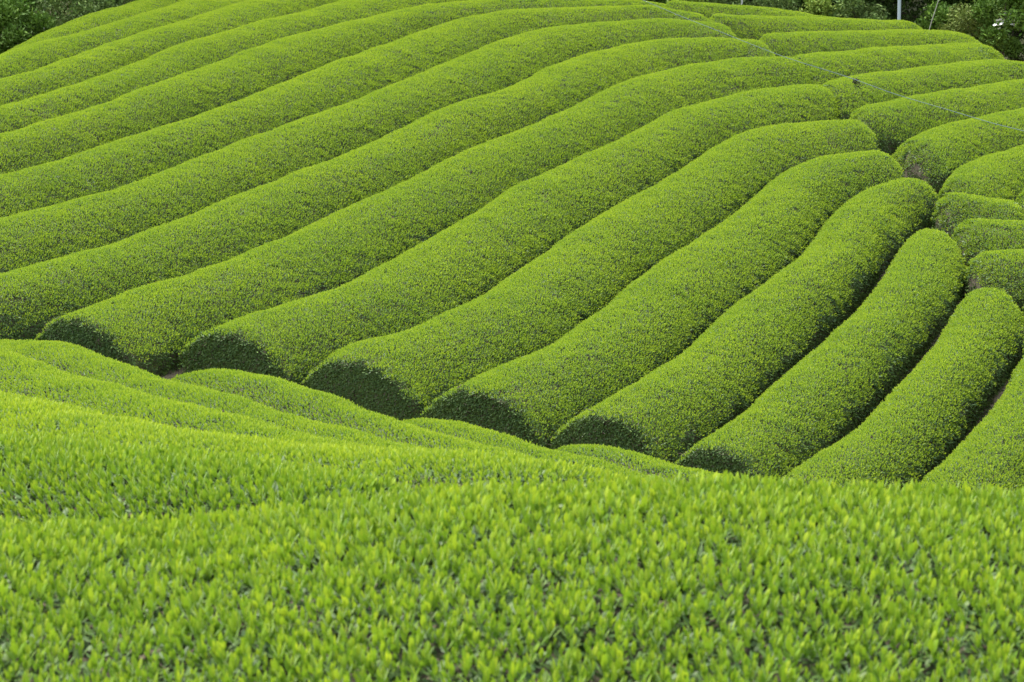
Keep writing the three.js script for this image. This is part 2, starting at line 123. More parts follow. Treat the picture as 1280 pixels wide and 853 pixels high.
  R5: [[6.06,5.58,-43.66,0.95,0.78], [6.49,5.66,-44.06,0.90,0.80], [6.92,5.74,-44.46,0.87,0.82], [7.40,5.80,-44.80,0.86,0.81], [7.91,5.84,-45.10,0.87,0.78], [8.40,5.89,-45.42,0.86,0.73], [8.85,5.94,-45.81,0.84,0.71], [9.27,6.00,-46.23,0.81,0.71], [9.68,6.05,-46.65,0.81,0.71], [10.14,6.09,-47.02,0.83,0.68], [10.70,6.06,-47.13,0.87,0.61], [11.29,6.00,-47.13,0.91,0.53], [11.88,5.94,-47.13,0.94,0.51], [12.47,5.89,-47.13,0.95,0.61], [13.06,5.83,-47.13,0.95,0.78], [13.65,5.77,-47.13,0.95,0.95]],
  R6: [[6.40,5.07,-41.58,0.88,0.42], [6.84,5.16,-41.99,0.83,0.62], [7.28,5.24,-42.39,0.81,0.74], [7.76,5.31,-42.74,0.81,0.76], [8.27,5.37,-43.05,0.82,0.75], [8.75,5.43,-43.42,0.81,0.73], [9.17,5.50,-43.84,0.77,0.74], [9.56,5.58,-44.29,0.73,0.75], [9.99,5.64,-44.71,0.71,0.77], [10.45,5.69,-45.09,0.70,0.78], [10.92,5.72,-45.47,0.66,0.82], [11.40,5.75,-45.84,0.59,0.88], [11.87,5.78,-46.22,0.56,0.93], [12.34,5.81,-46.59,0.68,0.95], [12.81,5.83,-46.97,0.95,0.95]],
  R7: [[7.06,4.52,-39.41,0.88,0.66], [7.39,4.64,-39.89,0.74,0.72], [7.73,4.75,-40.36,0.68,0.77], [8.13,4.84,-40.78,0.71,0.80], [8.61,4.91,-41.12,0.75,0.80], [9.06,4.99,-41.50,0.75,0.80], [9.50,5.07,-41.89,0.74,0.81], [9.93,5.14,-42.28,0.73,0.82], [10.37,5.20,-42.68,0.74,0.86], [10.81,5.25,-43.07,0.75,0.90], [11.25,5.31,-43.47,0.76,0.94], [11.68,5.37,-43.86,0.75,0.95], [12.12,5.43,-44.26,0.74,0.95]],
  R8: [[7.30,3.93,-36.98,0.42,0.49], [7.60,4.06,-37.50,0.59,0.61], [7.92,4.19,-38.01,0.68,0.72], [8.29,4.30,-38.48,0.71,0.81], [8.76,4.39,-38.87,0.74,0.88], [9.22,4.48,-39.27,0.78,0.92], [9.68,4.56,-39.66,0.80,0.94], [10.14,4.64,-40.06,0.80,0.95], [10.61,4.72,-40.46,0.80,0.95], [11.07,4.80,-40.86,0.81,0.95], [11.53,4.88,-41.25,0.81,0.95]],
  R9: [[6.86,3.73,-36.20,0.42,0.56], [7.33,3.72,-36.12,0.59,0.53], [7.74,3.67,-35.86,0.78,0.49], [8.14,3.62,-35.58,0.95,0.42]],
  R10: [[6.90,3.38,-34.75,0.59,0.73], [7.49,3.40,-34.72,0.51,0.71], [8.07,3.42,-34.71,0.48,0.71], [8.65,3.47,-34.83,0.54,0.71], [9.22,3.52,-34.94,0.65,0.72], [9.79,3.57,-35.08,0.78,0.75], [10.35,3.63,-35.23,0.87,0.80], [10.92,3.69,-35.38,0.92,0.88], [11.49,3.75,-35.51,0.95,0.95]],
  R11: [[6.85,2.99,-33.10,0.72,0.57], [7.42,3.01,-33.06,0.72,0.55], [7.99,3.05,-33.10,0.71,0.55], [8.55,3.09,-33.17,0.71,0.56], [9.12,3.15,-33.26,0.71,0.58], [9.67,3.21,-33.37,0.72,0.61], [10.23,3.27,-33.49,0.73,0.63], [10.79,3.33,-33.58,0.74,0.66]],
  R12: [[7.40,2.72,-31.80,0.53,0.80], [7.99,2.76,-31.80,0.54,0.78], [8.57,2.81,-31.84,0.56,0.77], [9.15,2.86,-31.90,0.58,0.78], [9.73,2.92,-31.94,0.60,0.83], [10.32,2.98,-31.99,0.63,0.89], [10.90,3.04,-32.05,0.66,0.95]],
  T1: [[-12.48,5.15,-46.13,0.95,0.77], [-12.30,5.31,-46.68,0.95,0.76], [-12.13,5.47,-47.24,0.95,0.75], [-11.95,5.63,-47.79,0.95,0.74], [-11.78,5.79,-48.34,0.95,0.74], [-11.58,5.96,-48.88,0.95,0.73], [-11.34,6.14,-49.40,0.95,0.73], [-11.07,6.34,-49.89,0.95,0.74], [-10.79,6.55,-50.39,0.95,0.75], [-10.55,6.74,-50.90,0.95,0.75], [-10.34,6.91,-51.44,0.95,0.75], [-10.15,7.05,-51.99,0.95,0.75], [-9.96,7.19,-52.55,0.95,0.75], [-9.79,7.30,-53.11,0.95,0.75], [-9.63,7.40,-53.68,0.95,0.75], [-9.50,7.50,-54.26,0.95,0.75], [-9.40,7.58,-54.85,0.95,0.75], [-9.31,7.66,-55.44,0.95,0.74], [-9.21,7.74,-56.02,0.95,0.73], [-9.11,7.83,-56.61,0.95,0.72], [-9.02,7.91,-57.20,0.95,0.71], [-8.92,7.99,-57.78,0.95,0.70], [-8.82,8.07,-58.37,0.95,0.69]],
  R1: [[3.39,7.50,-51.14,0.71,0.42], [3.89,7.50,-51.44,0.57,0.53], [4.39,7.49,-51.74,0.53,0.64], [4.91,7.48,-52.02,0.61,0.71], [5.43,7.45,-52.30,0.77,0.74], [5.92,7.43,-52.62,0.89,0.75], [6.38,7.39,-52.97,0.94,0.75], [6.85,7.34,-53.32,0.95,0.75], [7.32,7.28,-53.67,0.95,0.75], [7.81,7.22,-53.99,0.95,0.75], [8.29,7.15,-54.32,0.95,0.75]],
  T17: [[5.74,0.87,-23.18,0.65,0.95], [6.03,0.99,-23.70,0.65,0.95], [6.32,1.11,-24.22,0.65,0.95], [6.61,1.23,-24.73,0.65,0.95], [6.91,1.36,-25.25,0.65,0.95], [7.20,1.48,-25.76,0.65,0.95], [7.49,1.61,-26.28,0.65,0.95], [7.75,1.73,-26.81,0.65,0.95], [7.98,1.86,-27.36,0.65,0.95], [8.19,1.99,-27.91,0.65,0.95], [8.39,2.11,-28.47,0.65,0.95]],
  R9b: [[8.15,3.74,-36.10,0.51,0.57], [8.61,3.84,-36.46,0.62,0.69], [9.10,3.92,-36.78,0.73,0.79], [9.60,4.00,-37.08,0.82,0.87], [10.12,4.07,-37.36,0.89,0.92], [10.64,4.14,-37.62,0.93,0.94], [11.16,4.21,-37.90,0.94,0.95], [11.68,4.27,-38.18,0.95,0.95]],
  R13: [[6.95,2.27,-29.90,0.42,0.42], [7.58,2.34,-30.00,0.62,0.65], [8.21,2.41,-30.06,0.73,0.81], [8.84,2.48,-30.12,0.76,0.88], [9.47,2.55,-30.19,0.76,0.93], [10.10,2.63,-30.25,0.76,0.95]],
  V1: [[-7.60,1.83,-31.31,0.42,0.78], [-7.28,1.90,-30.81,0.56,0.78], [-6.97,1.96,-30.30,0.61,0.78], [-6.65,2.03,-29.80,0.66,0.78], [-6.33,2.08,-29.29,0.74,0.78], [-6.02,2.12,-28.78,0.77,0.78], [-5.70,2.13,-28.27,0.70,0.78], [-5.38,2.12,-27.76,0.62,0.78], [-5.06,2.10,-27.25,0.59,0.78], [-4.74,2.08,-26.75,0.58,0.78], [-4.43,2.07,-26.24,0.58,0.78], [-4.11,2.06,-25.73,0.58,0.78], [-3.79,2.05,-25.22,0.58,0.78], [-3.47,2.04,-24.71,0.58,0.78], [-3.15,2.04,-24.20,0.58,0.78], [-2.84,2.03,-23.69,0.58,0.78], [-2.52,2.01,-23.18,0.58,0.78], [-2.20,2.00,-22.67,0.58,0.78], [-1.88,1.99,-22.16,0.58,0.78], [-1.56,1.99,-21.66,0.58,0.78], [-1.25,2.00,-21.15,0.58,0.78], [-0.93,2.01,-20.64,0.58,0.78], [-0.61,2.02,-20.13,0.58,0.78], [-0.29,2.03,-19.62,0.58,0.78], [0.03,2.04,-19.11,0.58,0.78], [0.34,2.06,-18.60,0.58,0.78], [0.66,2.07,-18.09,0.58,0.78], [0.98,2.08,-17.58,0.58,0.78], [1.30,2.09,-17.08,0.58,0.78]],
  V0: [[-6.47,2.51,-25.96,0.78,0.78], [-6.16,2.49,-25.46,0.78,0.78], [-5.85,2.46,-24.96,0.78,0.78], [-5.54,2.44,-24.46,0.78,0.78], [-5.23,2.42,-23.97,0.78,0.78], [-4.91,2.40,-23.47,0.78,0.78], [-4.60,2.40,-22.97,0.78,0.78], [-4.29,2.39,-22.47,0.78,0.78], [-3.98,2.40,-21.97,0.78,0.78], [-3.67,2.41,-21.47,0.78,0.78], [-3.36,2.42,-20.97,0.78,0.78], [-3.05,2.43,-20.48,0.78,0.78], [-2.73,2.44,-19.98,0.78,0.78], [-2.42,2.45,-19.48,0.78,0.78], [-2.11,2.45,-18.98,0.78,0.78], [-1.80,2.46,-18.48,0.78,0.78], [-1.49,2.47,-17.98,0.78,0.78], [-1.18,2.48,-17.48,0.78,0.78], [-0.87,2.51,-16.99,0.78,0.78], [-0.55,2.54,-16.49,0.78,0.78], [-0.24,2.56,-15.99,0.78,0.78], [0.07,2.59,-15.49,0.78,0.78]],
  V2: [[-4.38,1.68,-28.73,0.78,0.58], [-4.07,1.78,-28.23,0.78,0.58], [-3.76,1.87,-27.74,0.78,0.58], [-3.44,1.92,-27.23,0.78,0.58], [-3.13,1.94,-26.73,0.78,0.58], [-2.81,1.94,-26.23,0.78,0.58], [-2.50,1.92,-25.72,0.78,0.58], [-2.18,1.91,-25.22,0.78,0.58], [-1.87,1.88,-24.71,0.78,0.58], [-1.56,1.85,-24.21,0.78,0.58], [-1.24,1.82,-23.71,0.78,0.58], [-0.93,1.80,-23.20,0.78,0.58], [-0.61,1.79,-22.70,0.78,0.58], [-0.30,1.77,-22.19,0.78,0.58], [0.02,1.77,-21.69,0.78,0.58], [0.33,1.76,-21.19,0.78,0.58], [0.65,1.76,-20.68,0.78,0.58], [0.96,1.75,-20.18,0.78,0.58], [1.28,1.75,-19.67,0.78,0.58], [1.59,1.75,-19.17,0.78,0.58], [1.91,1.74,-18.66,0.78,0.59], [2.23,1.74,-18.16,0.78,0.62], [2.54,1.73,-17.66,0.78,0.71], [2.86,1.73,-17.15,0.78,0.78], [3.17,1.73,-16.65,0.78,0.78]],
  V3: [[-1.38,1.34,-27.36,0.56,0.78], [-1.07,1.42,-26.86,0.71,0.78], [-0.75,1.45,-26.36,0.72,0.78], [-0.44,1.44,-25.85,0.60,0.78], [-0.13,1.42,-25.35,0.48,0.78], [0.19,1.40,-24.85,0.43,0.78], [0.50,1.39,-24.35,0.42,0.78], [0.82,1.38,-23.84,0.42,0.78], [1.13,1.37,-23.34,0.42,0.78], [1.44,1.36,-22.84,0.42,0.78], [1.76,1.35,-22.33,0.42,0.78], [2.07,1.34,-21.83,0.42,0.78], [2.39,1.33,-21.33,0.42,0.78], [2.70,1.32,-20.83,0.42,0.78], [3.02,1.31,-20.32,0.42,0.78], [3.33,1.31,-19.82,0.42,0.78], [3.64,1.30,-19.32,0.42,0.78], [3.96,1.29,-18.81,0.42,0.78]],
  V4: [[0.36,1.15,-26.31,0.78,0.42], [0.67,1.23,-25.81,0.78,0.42], [0.99,1.28,-25.31,0.78,0.42], [1.30,1.29,-24.81,0.78,0.42], [1.62,1.28,-24.30,0.78,0.42], [1.93,1.27,-23.80,0.78,0.42], [2.25,1.26,-23.30,0.78,0.42], [2.56,1.25,-22.79,0.78,0.42], [2.87,1.24,-22.29,0.78,0.42], [3.19,1.23,-21.79,0.78,0.42], [3.50,1.22,-21.28,0.78,0.42], [3.82,1.21,-20.78,0.78,0.42], [4.13,1.20,-20.28,0.78,0.43], [4.45,1.19,-19.77,0.78,0.49], [4.76,1.18,-19.27,0.78,0.66], [5.08,1.17,-18.77,0.78,0.78]],
  N0: [[-4.53,2.91,-18.00,0.95,0.95], [-4.25,2.95,-17.49,0.95,0.95], [-3.96,2.98,-16.98,0.95,0.95], [-3.67,3.01,-16.47,0.95,0.95], [-3.37,3.03,-15.97,0.95,0.95], [-3.06,3.05,-15.47,0.95,0.95], [-2.76,3.07,-14.97,0.95,0.95], [-2.46,3.10,-14.46,0.95,0.95], [-2.17,3.14,-13.95,0.95,0.93], [-1.88,3.18,-13.45,0.95,0.89], [-1.57,3.23,-12.95,0.95,0.83], [-1.26,3.28,-12.45,0.95,0.77], [-0.94,3.33,-11.97,0.95,0.72], [-0.60,3.37,-11.49,0.95,0.70], [-0.24,3.41,-11.03,0.95,0.70], [0.16,3.45,-10.60,0.95,0.70], [0.59,3.48,-10.20,0.95,0.70]],
  N1: [[-3.16,3.39,-12.00,0.82,0.95], [-2.79,3.43,-11.55,0.78,0.95], [-2.40,3.47,-11.11,0.74,0.95], [-1.99,3.51,-10.70,0.70,0.95], [-1.58,3.54,-10.28,0.70,0.94], [-1.18,3.58,-9.86,0.70,0.91], [-0.78,3.61,-9.43,0.70,0.79], [-0.39,3.65,-9.00,0.70,0.70]],
  N2: [[-3.03,3.59,-7.60,0.85,2.30], [-2.43,3.63,-7.70,0.85,2.30], [-1.82,3.66,-7.79,0.85,2.30], [-1.21,3.69,-7.86,0.85,2.30], [-0.59,3.74,-7.92,0.85,2.30], [0.02,3.77,-7.97,0.85,2.30], [0.63,3.78,-7.99,0.85,2.30], [1.25,3.76,-7.95,0.85,2.30], [1.86,3.73,-7.87,0.85,2.30], [2.46,3.69,-7.74,0.85,2.30], [3.06,3.66,-7.60,0.85,2.30]],
};

// ---------------------------------------------------------------- terrain
const FIELD = [];
for (const k in ROWS) for (const p of ROWS[k]) FIELD.push(p);
function groundAt(x, z) {           // local linear fit through the feet of the rows
  let near = 1e9;
  for (const p of FIELD) near = Math.min(near, (p[0] - x) ** 2 + (p[2] - z) ** 2);
  near = Math.sqrt(near);
  const s2 = 2 * Math.max(1.3, near * 0.75) ** 2;
  let w0 = 0, mx = 0, mz = 0, my = 0, list = [];
  for (const p of FIELD) { const dx = p[0] - x, dz = p[2] - z, d2 = dx * dx + dz * dz; if (d2 > s2 * 7) continue; const w = Math.exp(-d2 / s2); w0 += w; mx += w * dx; mz += w * dz; my += w * p[1]; list.push(dx, dz, p[1], w); }
  mx /= w0; mz /= w0; my /= w0;
  let sxx = 0.25 * w0, szz = 0.25 * w0, sxz = 0, sxy = 0, szy = 0;
  for (let i = 0; i < list.length; i += 4) { const a = list[i] - mx, b = list[i + 1] - mz, c = list[i + 2] - my, w = list[i + 3]; sxx += w * a * a; szz += w * b * b; sxz += w * a * b; sxy += w * a * c; szy += w * b * c; }
  const det = sxx * szz - sxz * sxz, gx = (sxy * szz - szy * sxz) / det, gz = (szy * sxx - sxy * sxz) / det;
  const k = 1 - smooth(1.5, 5, near);
  let y = my - k * (gx * mx + gz * mz);
  y += Math.max(0, -z - 60) * 0.42 * smooth(1.5, 6, near);
  return y;
}
const soilTex = noiseTexture(512, (u, v) => {
  const n = noise.noise(u * 9, v * 9, 1) * 0.5 + noise.noise(u * 31, v * 31, 4) * 0.35 + noise.noise(u * 97, v * 97, 7) * 0.4;
  const litter = noise.noise(u * 60, v * 150, 9) > 0.34 ? 0.16 : 0;
  const b = 0.44 + 0.2 * n + litter; return [b, b * 0.88, b * 0.7].map((c) => Math.min(1, Math.max(0, c)));
}, true);
const soilBump = noiseTexture(512, (u, v) => { const n = 0.5 + 0.3 * noise.noise(u * 40, v * 40, 2) + 0.25 * noise.noise(u * 120, v * 120, 5); return [n, n, n]; });
function heightSheet(x0, x1, z0, z1, step, drop, hole) {
  const nx = Math.round((x1 - x0) / step), nz = Math.round((z1 - z0) / step), pos = [], uv = [], idx = [];
  for (let j = 0; j <= nz; j++) for (let i = 0; i <= nx; i++) {
    const x = x0 + (x1 - x0) * i / nx, z = z0 + (z1 - z0) * j / nz;
    pos.push(x, groundAt(x, z) - drop + 0.02 * noise.noise(x * 1.7, 0, z * 1.7), z); uv.push(x * 0.7, z * 0.7);
  }
  for (let j = 0; j < nz; j++) for (let i = 0; i < nx; i++) { const a = j * (nx + 1) + i; idx.push(a, a + nx + 1, a + 1, a + 1, a + nx + 1, a + nx + 2); }
  return raw(pos, idx, null, uv);
}
const soil = new THREE.MeshStandardMaterial({ map: soilTex, bumpMap: soilBump, bumpScale: 0.02, roughness: 0.97 });
const field = new THREE.Mesh(heightSheet(-12, 13, -55, -3, 0.3, 0.0), soil);
field.receiveShadow = true; add(field, 'field_soil', 'brown trodden soil of the tea field and its footpaths', null, null, 'structure');
const forestFloor = new THREE.MeshStandardMaterial({ color: lin(0.3, 0.42, 0.2), map: soilTex, bumpMap: soilBump, bumpScale: 0.03, roughness: 1 });
const far = new THREE.Mesh(heightSheet(-90, 90, -150, 30, 2.5, 0.35), forestFloor);
far.receiveShadow = true; add(far, 'ground', 'dark wooded ground around the tea field', null, null, 'structure');

// ---------------------------------------------------------------- leaves
// one leaf: rows of left, midrib, right points from the base to the tip; folded along the midrib and bent back
function leafInto(out, base, dir, side, len, wid, bend, fold, col, rows) {
  const nrm = V3().crossVectors(side, dir).normalize(), start = out.pos.length / 3;
  const shape = rows === 1 ? [[0.5, 1]] : rows === 2 ? [[0.33, 0.95], [0.7, 0.75]] : [[0.2, 0.72], [0.45, 1], [0.75, 0.68]];
  const put = (t, s) => {
    const p = base.clone().addScaledVector(dir, len * t * (1 - 0.3 * Math.abs(bend) * t)).addScaledVector(nrm, bend * len * t * t).addScaledVector(side, s * wid * 0.5).addScaledVector(nrm, -Math.abs(s) * wid * fold);
    out.pos.push(p.x, p.y, p.z); out.col.push(col[0], col[1], col[2]);
  };
  put(0, 0);
  for (const [t, s] of shape) { put(t, -s); if (rows > 1) put(t, 0); put(t, s); }
  put(1, 0);
  const k = start;
  if (rows === 1) { out.idx.push(k, k + 1, k + 3, k, k + 3, k + 2); return; }
  out.idx.push(k, k + 2, k + 1, k, k + 3, k + 2);
  let a = k + 1;
  for (let r = 1; r < shape.length; r++, a += 3) out.idx.push(a, a + 1, a + 4, a, a + 4, a + 3, a + 1, a + 2, a + 5, a + 1, a + 5, a + 4);
  out.idx.push(a, a + 1, a + 3, a + 1, a + 2, a + 3);
}
const dirOf = (tilt, az) => V3(Math.sin(tilt) * Math.cos(az), Math.cos(tilt), Math.sin(tilt) * Math.sin(az));
const mixc = (a, b, t) => a.map((v, i) => v + (b[i] - v) * t);
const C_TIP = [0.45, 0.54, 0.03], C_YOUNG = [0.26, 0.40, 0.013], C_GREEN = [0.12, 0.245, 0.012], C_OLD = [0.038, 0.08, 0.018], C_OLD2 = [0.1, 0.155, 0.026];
function shootInto(out, x, z, h, rows) {
  const root = V3(x, 0, z), lean = dirOf(rr(0, 0.22), rr(0, 6.28)), az = rr(0, 6.28), tone = rnd();
  const n = rows > 1 ? 4 : 3;
  for (let i = 0; i < n; i++) {
    const f = i / n, a = az + i * 2.4, tilt = 0.75 - 0.6 * f + rr(-0.12, 0.12);
    const d = dirOf(tilt, a).addScaledVector(lean, 0.6).normalize(), s = V3(-Math.sin(a), 0, Math.cos(a));
    const c = mixc(mixc(C_GREEN, C_YOUNG, Math.min(1, (rows === 3 ? 0.05 : 0.4) + f * 0.85)), C_TIP, f > 0.6 ? (rows === 3 ? 0.7 * tone : 0.35 + 0.5 * tone) : 0.2 * tone);
    leafInto(out, root.clone().addScaledVector(lean, h * 0.75 * f), d, s, h * rr(0.75, 1.0) * (1 - 0.25 * f), h * (rows > 1 ? rr(0.27, 0.36) : rr(0.34, 0.46)) * (1 - 0.2 * f), rr(-0.25, 0.1), 0.18, c, rows);
  }
  leafInto(out, root.clone().addScaledVector(lean, h * 0.5), lean, V3(Math.cos(az), 0, Math.sin(az)), h * rr(0.55, 0.75), h * 0.16, 0.05, 0.2, mixc(C_YOUNG, C_TIP, 0.5 + 0.5 * tone), Math.min(rows, 2));
}
const G0 = () => ({ pos: [], col: [], idx: [] });
const fin = (o) => raw(o.pos, o.idx, o.col);
function shootPatch(radius, count, h, rows) {
  const o = G0();
  for (let i = 0; i < count; i++) { const r = radius * Math.sqrt((i + 0.5) / count), a = i * 2.39996 + rr(-0.3, 0.3); shootInto(o, r * Math.cos(a), r * Math.sin(a), h * (rows === 3 ? rr(0.6, 1.35) : rr(0.7, 1.25)), rows); }
  return fin(o);
}
function maturePatch(radius, count, len, rows, spread, depth) {
  const o = G0();
  for (let i = 0; i < count; i++) {
    const r = radius * Math.sqrt((i + 0.5) / count), a = i * 2.39996 + rr(-0.4, 0.4), az = rr(0, 6.28), tilt = rr(spread[0], spread[1]);
    const c = mixc(C_OLD, C_OLD2, Math.pow(rnd(), 1.6));
    leafInto(o, V3(r * Math.cos(a), -rr(0, depth), r * Math.sin(a)), dirOf(tilt, az), V3(-Math.sin(az), rr(-0.3, 0.3), Math.cos(az)).normalize(), len * rr(0.75, 1.2), len * rr(0.36, 0.46), rr(-0.25, 0.05), 0.12, c, rows);
  }
  return fin(o);
}
function twigPatch(radius, count, len) {
  const gs = [];
  for (let i = 0; i < count; i++) {
    const a = rr(0, 6.28), r = radius * Math.sqrt(rnd()), d = dirOf(rr(0.2, 1.3), rr(0, 6.28)), l = len * rr(0.5, 1.2);
    const g = new THREE.CylinderGeometry(0.002, 0.005, l, 4, 1, true);
    g.applyQuaternion(new THREE.Quaternion().setFromUnitVectors(UP, d)); g.translate(r * Math.cos(a) + d.x * l / 2, d.y * l / 2 - 0.05, r * Math.sin(a) + d.z * l / 2); gs.push(g);
  }
  return mergeGeometries(gs);
}
const LOD = {
  far: { shoots: [0, 1].map(() => shootPatch(0.1, 21, 0.03, 1)), mature: maturePatch(0.105, 36, 0.046, 1, [0.7, 1.5], 0.06), side: maturePatch(0.105, 32, 0.046, 1, [0.3, 1.5], 0.09), density: 98 },
  lush: { shoots: [0, 1].map(() => shootPatch(0.14, 17, 0.042, 2)), mature: maturePatch(0.15, 32, 0.052, 2, [0.7, 1.5], 0.07), side: maturePatch(0.15, 30, 0.055, 2, [0.3, 1.5], 0.06), density: 58 },
  mid: { shoots: [0, 1].map(() => shootPatch(0.11, 13, 0.033, 2)), mature: maturePatch(0.12, 24, 0.05, 2, [0.7, 1.5], 0.07), side: maturePatch(0.13, 34, 0.055, 2, [0.3, 1.5], 0.09), density: 80 },
  near: { shoots: [0, 1, 2].map(() => shootPatch(0.09, 7, 0.05, 3)), mature: maturePatch(0.1, 20, 0.052, 3, [0.7, 1.5], 0.09), side: maturePatch(0.11, 18, 0.062, 3, [0.3, 1.5], 0.06), density: 125 },
};
const twigs = twigPatch(0.12, 6, 0.09), cutFace = maturePatch(0.105, 30, 0.036, 1, [0.8, 1.5], 0.05);

// ---------------------------------------------------------------- tea hedges
const PATH = V3(0.89, 0, 0.46), CLIMB = V3(0.16, 0, 0.987);      // footpaths: along the cut ends, and climbing between the two blocks
function teaHedge(key, label, group, opt = {}) {
  const { lod = 'far', h = 0.8, start = 'round', end = 'round', rs = 0.5, re = 0.6, step = 0.12, across = 26, startAlong = start === 'cut' ? PATH : null, endAlong = null, lush = 0, level = false } = opt, L = LOD[lod];
  const pts = ROWS[key], curve = new THREE.CatmullRomCurve3(pts.map((p) => V3(p[0], p[1], p[2])), false, 'centripetal');
  const len = curve.getLength(), n = Math.max(6, Math.round(len / step)), root = V3(...curve.getPointAt(0.5).toArray());
  const g = new THREE.Group(); g.position.copy(root); add(g, 'tea_hedge', label, 'hedge', group);
  const grid = [], id = key.charCodeAt(0) * 7 + Number(key.slice(1).replace('b', '9')) * 3.7;
  // stations, closer together towards the ends
  const stations = []; for (let i = 0; i <= n; i++) stations.push(i / n * len);
  for (const e of [0.03, 0.09]) { if (start) stations.push(e); if (end) stations.push(len - e); }
  stations.sort((a, b) => a - b);
  for (const s of stations) {
    const u = Math.min(1, Math.max(0, s / len)), c = curve.getPointAt(u), t = curve.getTangentAt(u); t.y = 0; t.normalize();
    const nx = t.z, nz = -t.x, fi = curve.getUtoTmapping(u) * (pts.length - 1), i0 = Math.min(pts.length - 2, Math.floor(fi)), f = fi - i0;
    let wl = pts[i0][3] * (1 - f) + pts[i0 + 1][3] * f, wr = pts[i0][4] * (1 - f) + pts[i0 + 1][4] * f;
    wl *= 1 + 0.07 * noise.noise(s * 0.8, id, 3); wr *= 1 + 0.07 * noise.noise(s * 0.8, id, 8);
    let hh = h * (1 + 0.06 * noise.noise(s * 0.55, id, 1) + 0.035 * noise.noise(s * 1.5, id, 5));
    const cap = (d, r) => { const k = Math.min(1, Math.max(0.0, d / r)); return Math.sqrt(1 - (1 - k) ** 2); };
    let ks = 1; if (start === 'round') ks *= cap(s, rs); if (end === 'round') ks *= cap(len - s, re);
    if (start === 'cut') ks *= 0.98 + 0.02 * cap(s, 0.1);
    hh *= 0.02 + 0.98 * Math.pow(ks, 0.8); const kw = 0.12 + 0.88 * Math.pow(ks, 0.9); wl *= kw; wr *= kw;
    const yl = groundAt(c.x + nx * 0.7, c.z + nz * 0.7), yr = groundAt(c.x - nx * 0.7, c.z - nz * 0.7), slope = level ? 0 : (yl - yr) / 1.4;
    let shear = 0;   // the ends are trimmed along the footpaths
    for (const [along, d] of [[startAlong, s], [endAlong, len - s]]) if (along) shear += Math.max(-0.8, Math.min(0.8, (along.x * t.x + along.z * t.z) / (along.x * nx + along.z * nz))) * (1 - smooth(0, 2.5, d));
    const row = [];
    for (let j = 0; j <= across; j++) {
      // a shallow clipped arc over a steep skirt
      const q = Math.abs(j / across * 2 - 1), sg = j * 2 > across ? 1 : -1, skirt = q > 0.84, v = skirt ? (q - 0.84) / 0.16 : 0, a = sg * (skirt ? 1 - 0.06 * v * v : Math.pow(q / 0.84, 0.92)), o = a > 0 ? a * wl : a * wr;
      const ed = 0.45 * hh, b = 0.02 * noise.noise(s * 1.6, q * sg * 3, id) + 0.012 * noise.noise(s * 5, q * sg * 7, id + 4);
      const y = skirt ? ed * (1 - v) - 0.05 * v : ed + (hh - ed) * (1 - Math.pow(q / 0.84, 2.3)) * (1 + b * 1.2), oo = o * (1 + b);
      row.push(V3(c.x + nx * oo + t.x * shear * oo, c.y + slope * oo * Math.min(1, ks + 0.2) + y, c.z + nz * oo + t.z * shear * oo).sub(root));
    }
    grid.push(row);
  }
  const pos = [], idx = [], W = across + 1;
  grid.forEach((r, i) => { const m = r[0].clone().lerp(r[across], 0.5), g0 = grid[Math.min(i, grid.length - 2)], in0 = i === 0 ? 0.1 : i === grid.length - 1 ? -0.1 : 0, d = r === g0 ? V3().subVectors(grid[i + 1][across >> 1], r[across >> 1]) : V3().subVectors(r[across >> 1], g0[across >> 1]); d.y = 0; d.normalize();
    for (const p of r) pos.push(p.x + (m.x - p.x) * 0.11 + d.x * in0, p.y - 0.09, p.z + (m.z - p.z) * 0.11 + d.z * in0); });
  for (let i = 0; i + 1 < grid.length; i++) for (let j = 0; j < across; j++) { const a = i * W + j; idx.push(a, a + W, a + 1, a + 1, a + W, a + W + 1); }
  for (const e of [0, grid.length - 1]) { // close the ends
    const mid = pos.length / 3, m = V3(); for (const j of [0, across >> 1, across]) m.add(V3(pos[(e * W + j) * 3], pos[(e * W + j) * 3 + 1], pos[(e * W + j) * 3 + 2]).multiplyScalar(1 / 3));
    pos.push(m.x, m.y, m.z); for (let j = 0; j < across; j++) idx.push(...(e ? [mid, e * W + j, e * W + j + 1] : [mid, e * W + j + 1, e * W + j]));
  }
  part(g, 'branch_mass', raw(pos, idx), M.core);
  // leaves on every face
  const young = L.shoots.map(() => []), yc = L.shoots.map(() => []), under = [], side = [], cutLeaves = [], tw = [], e1 = V3(), e2 = V3(), nn = V3();
  let carry = 0;
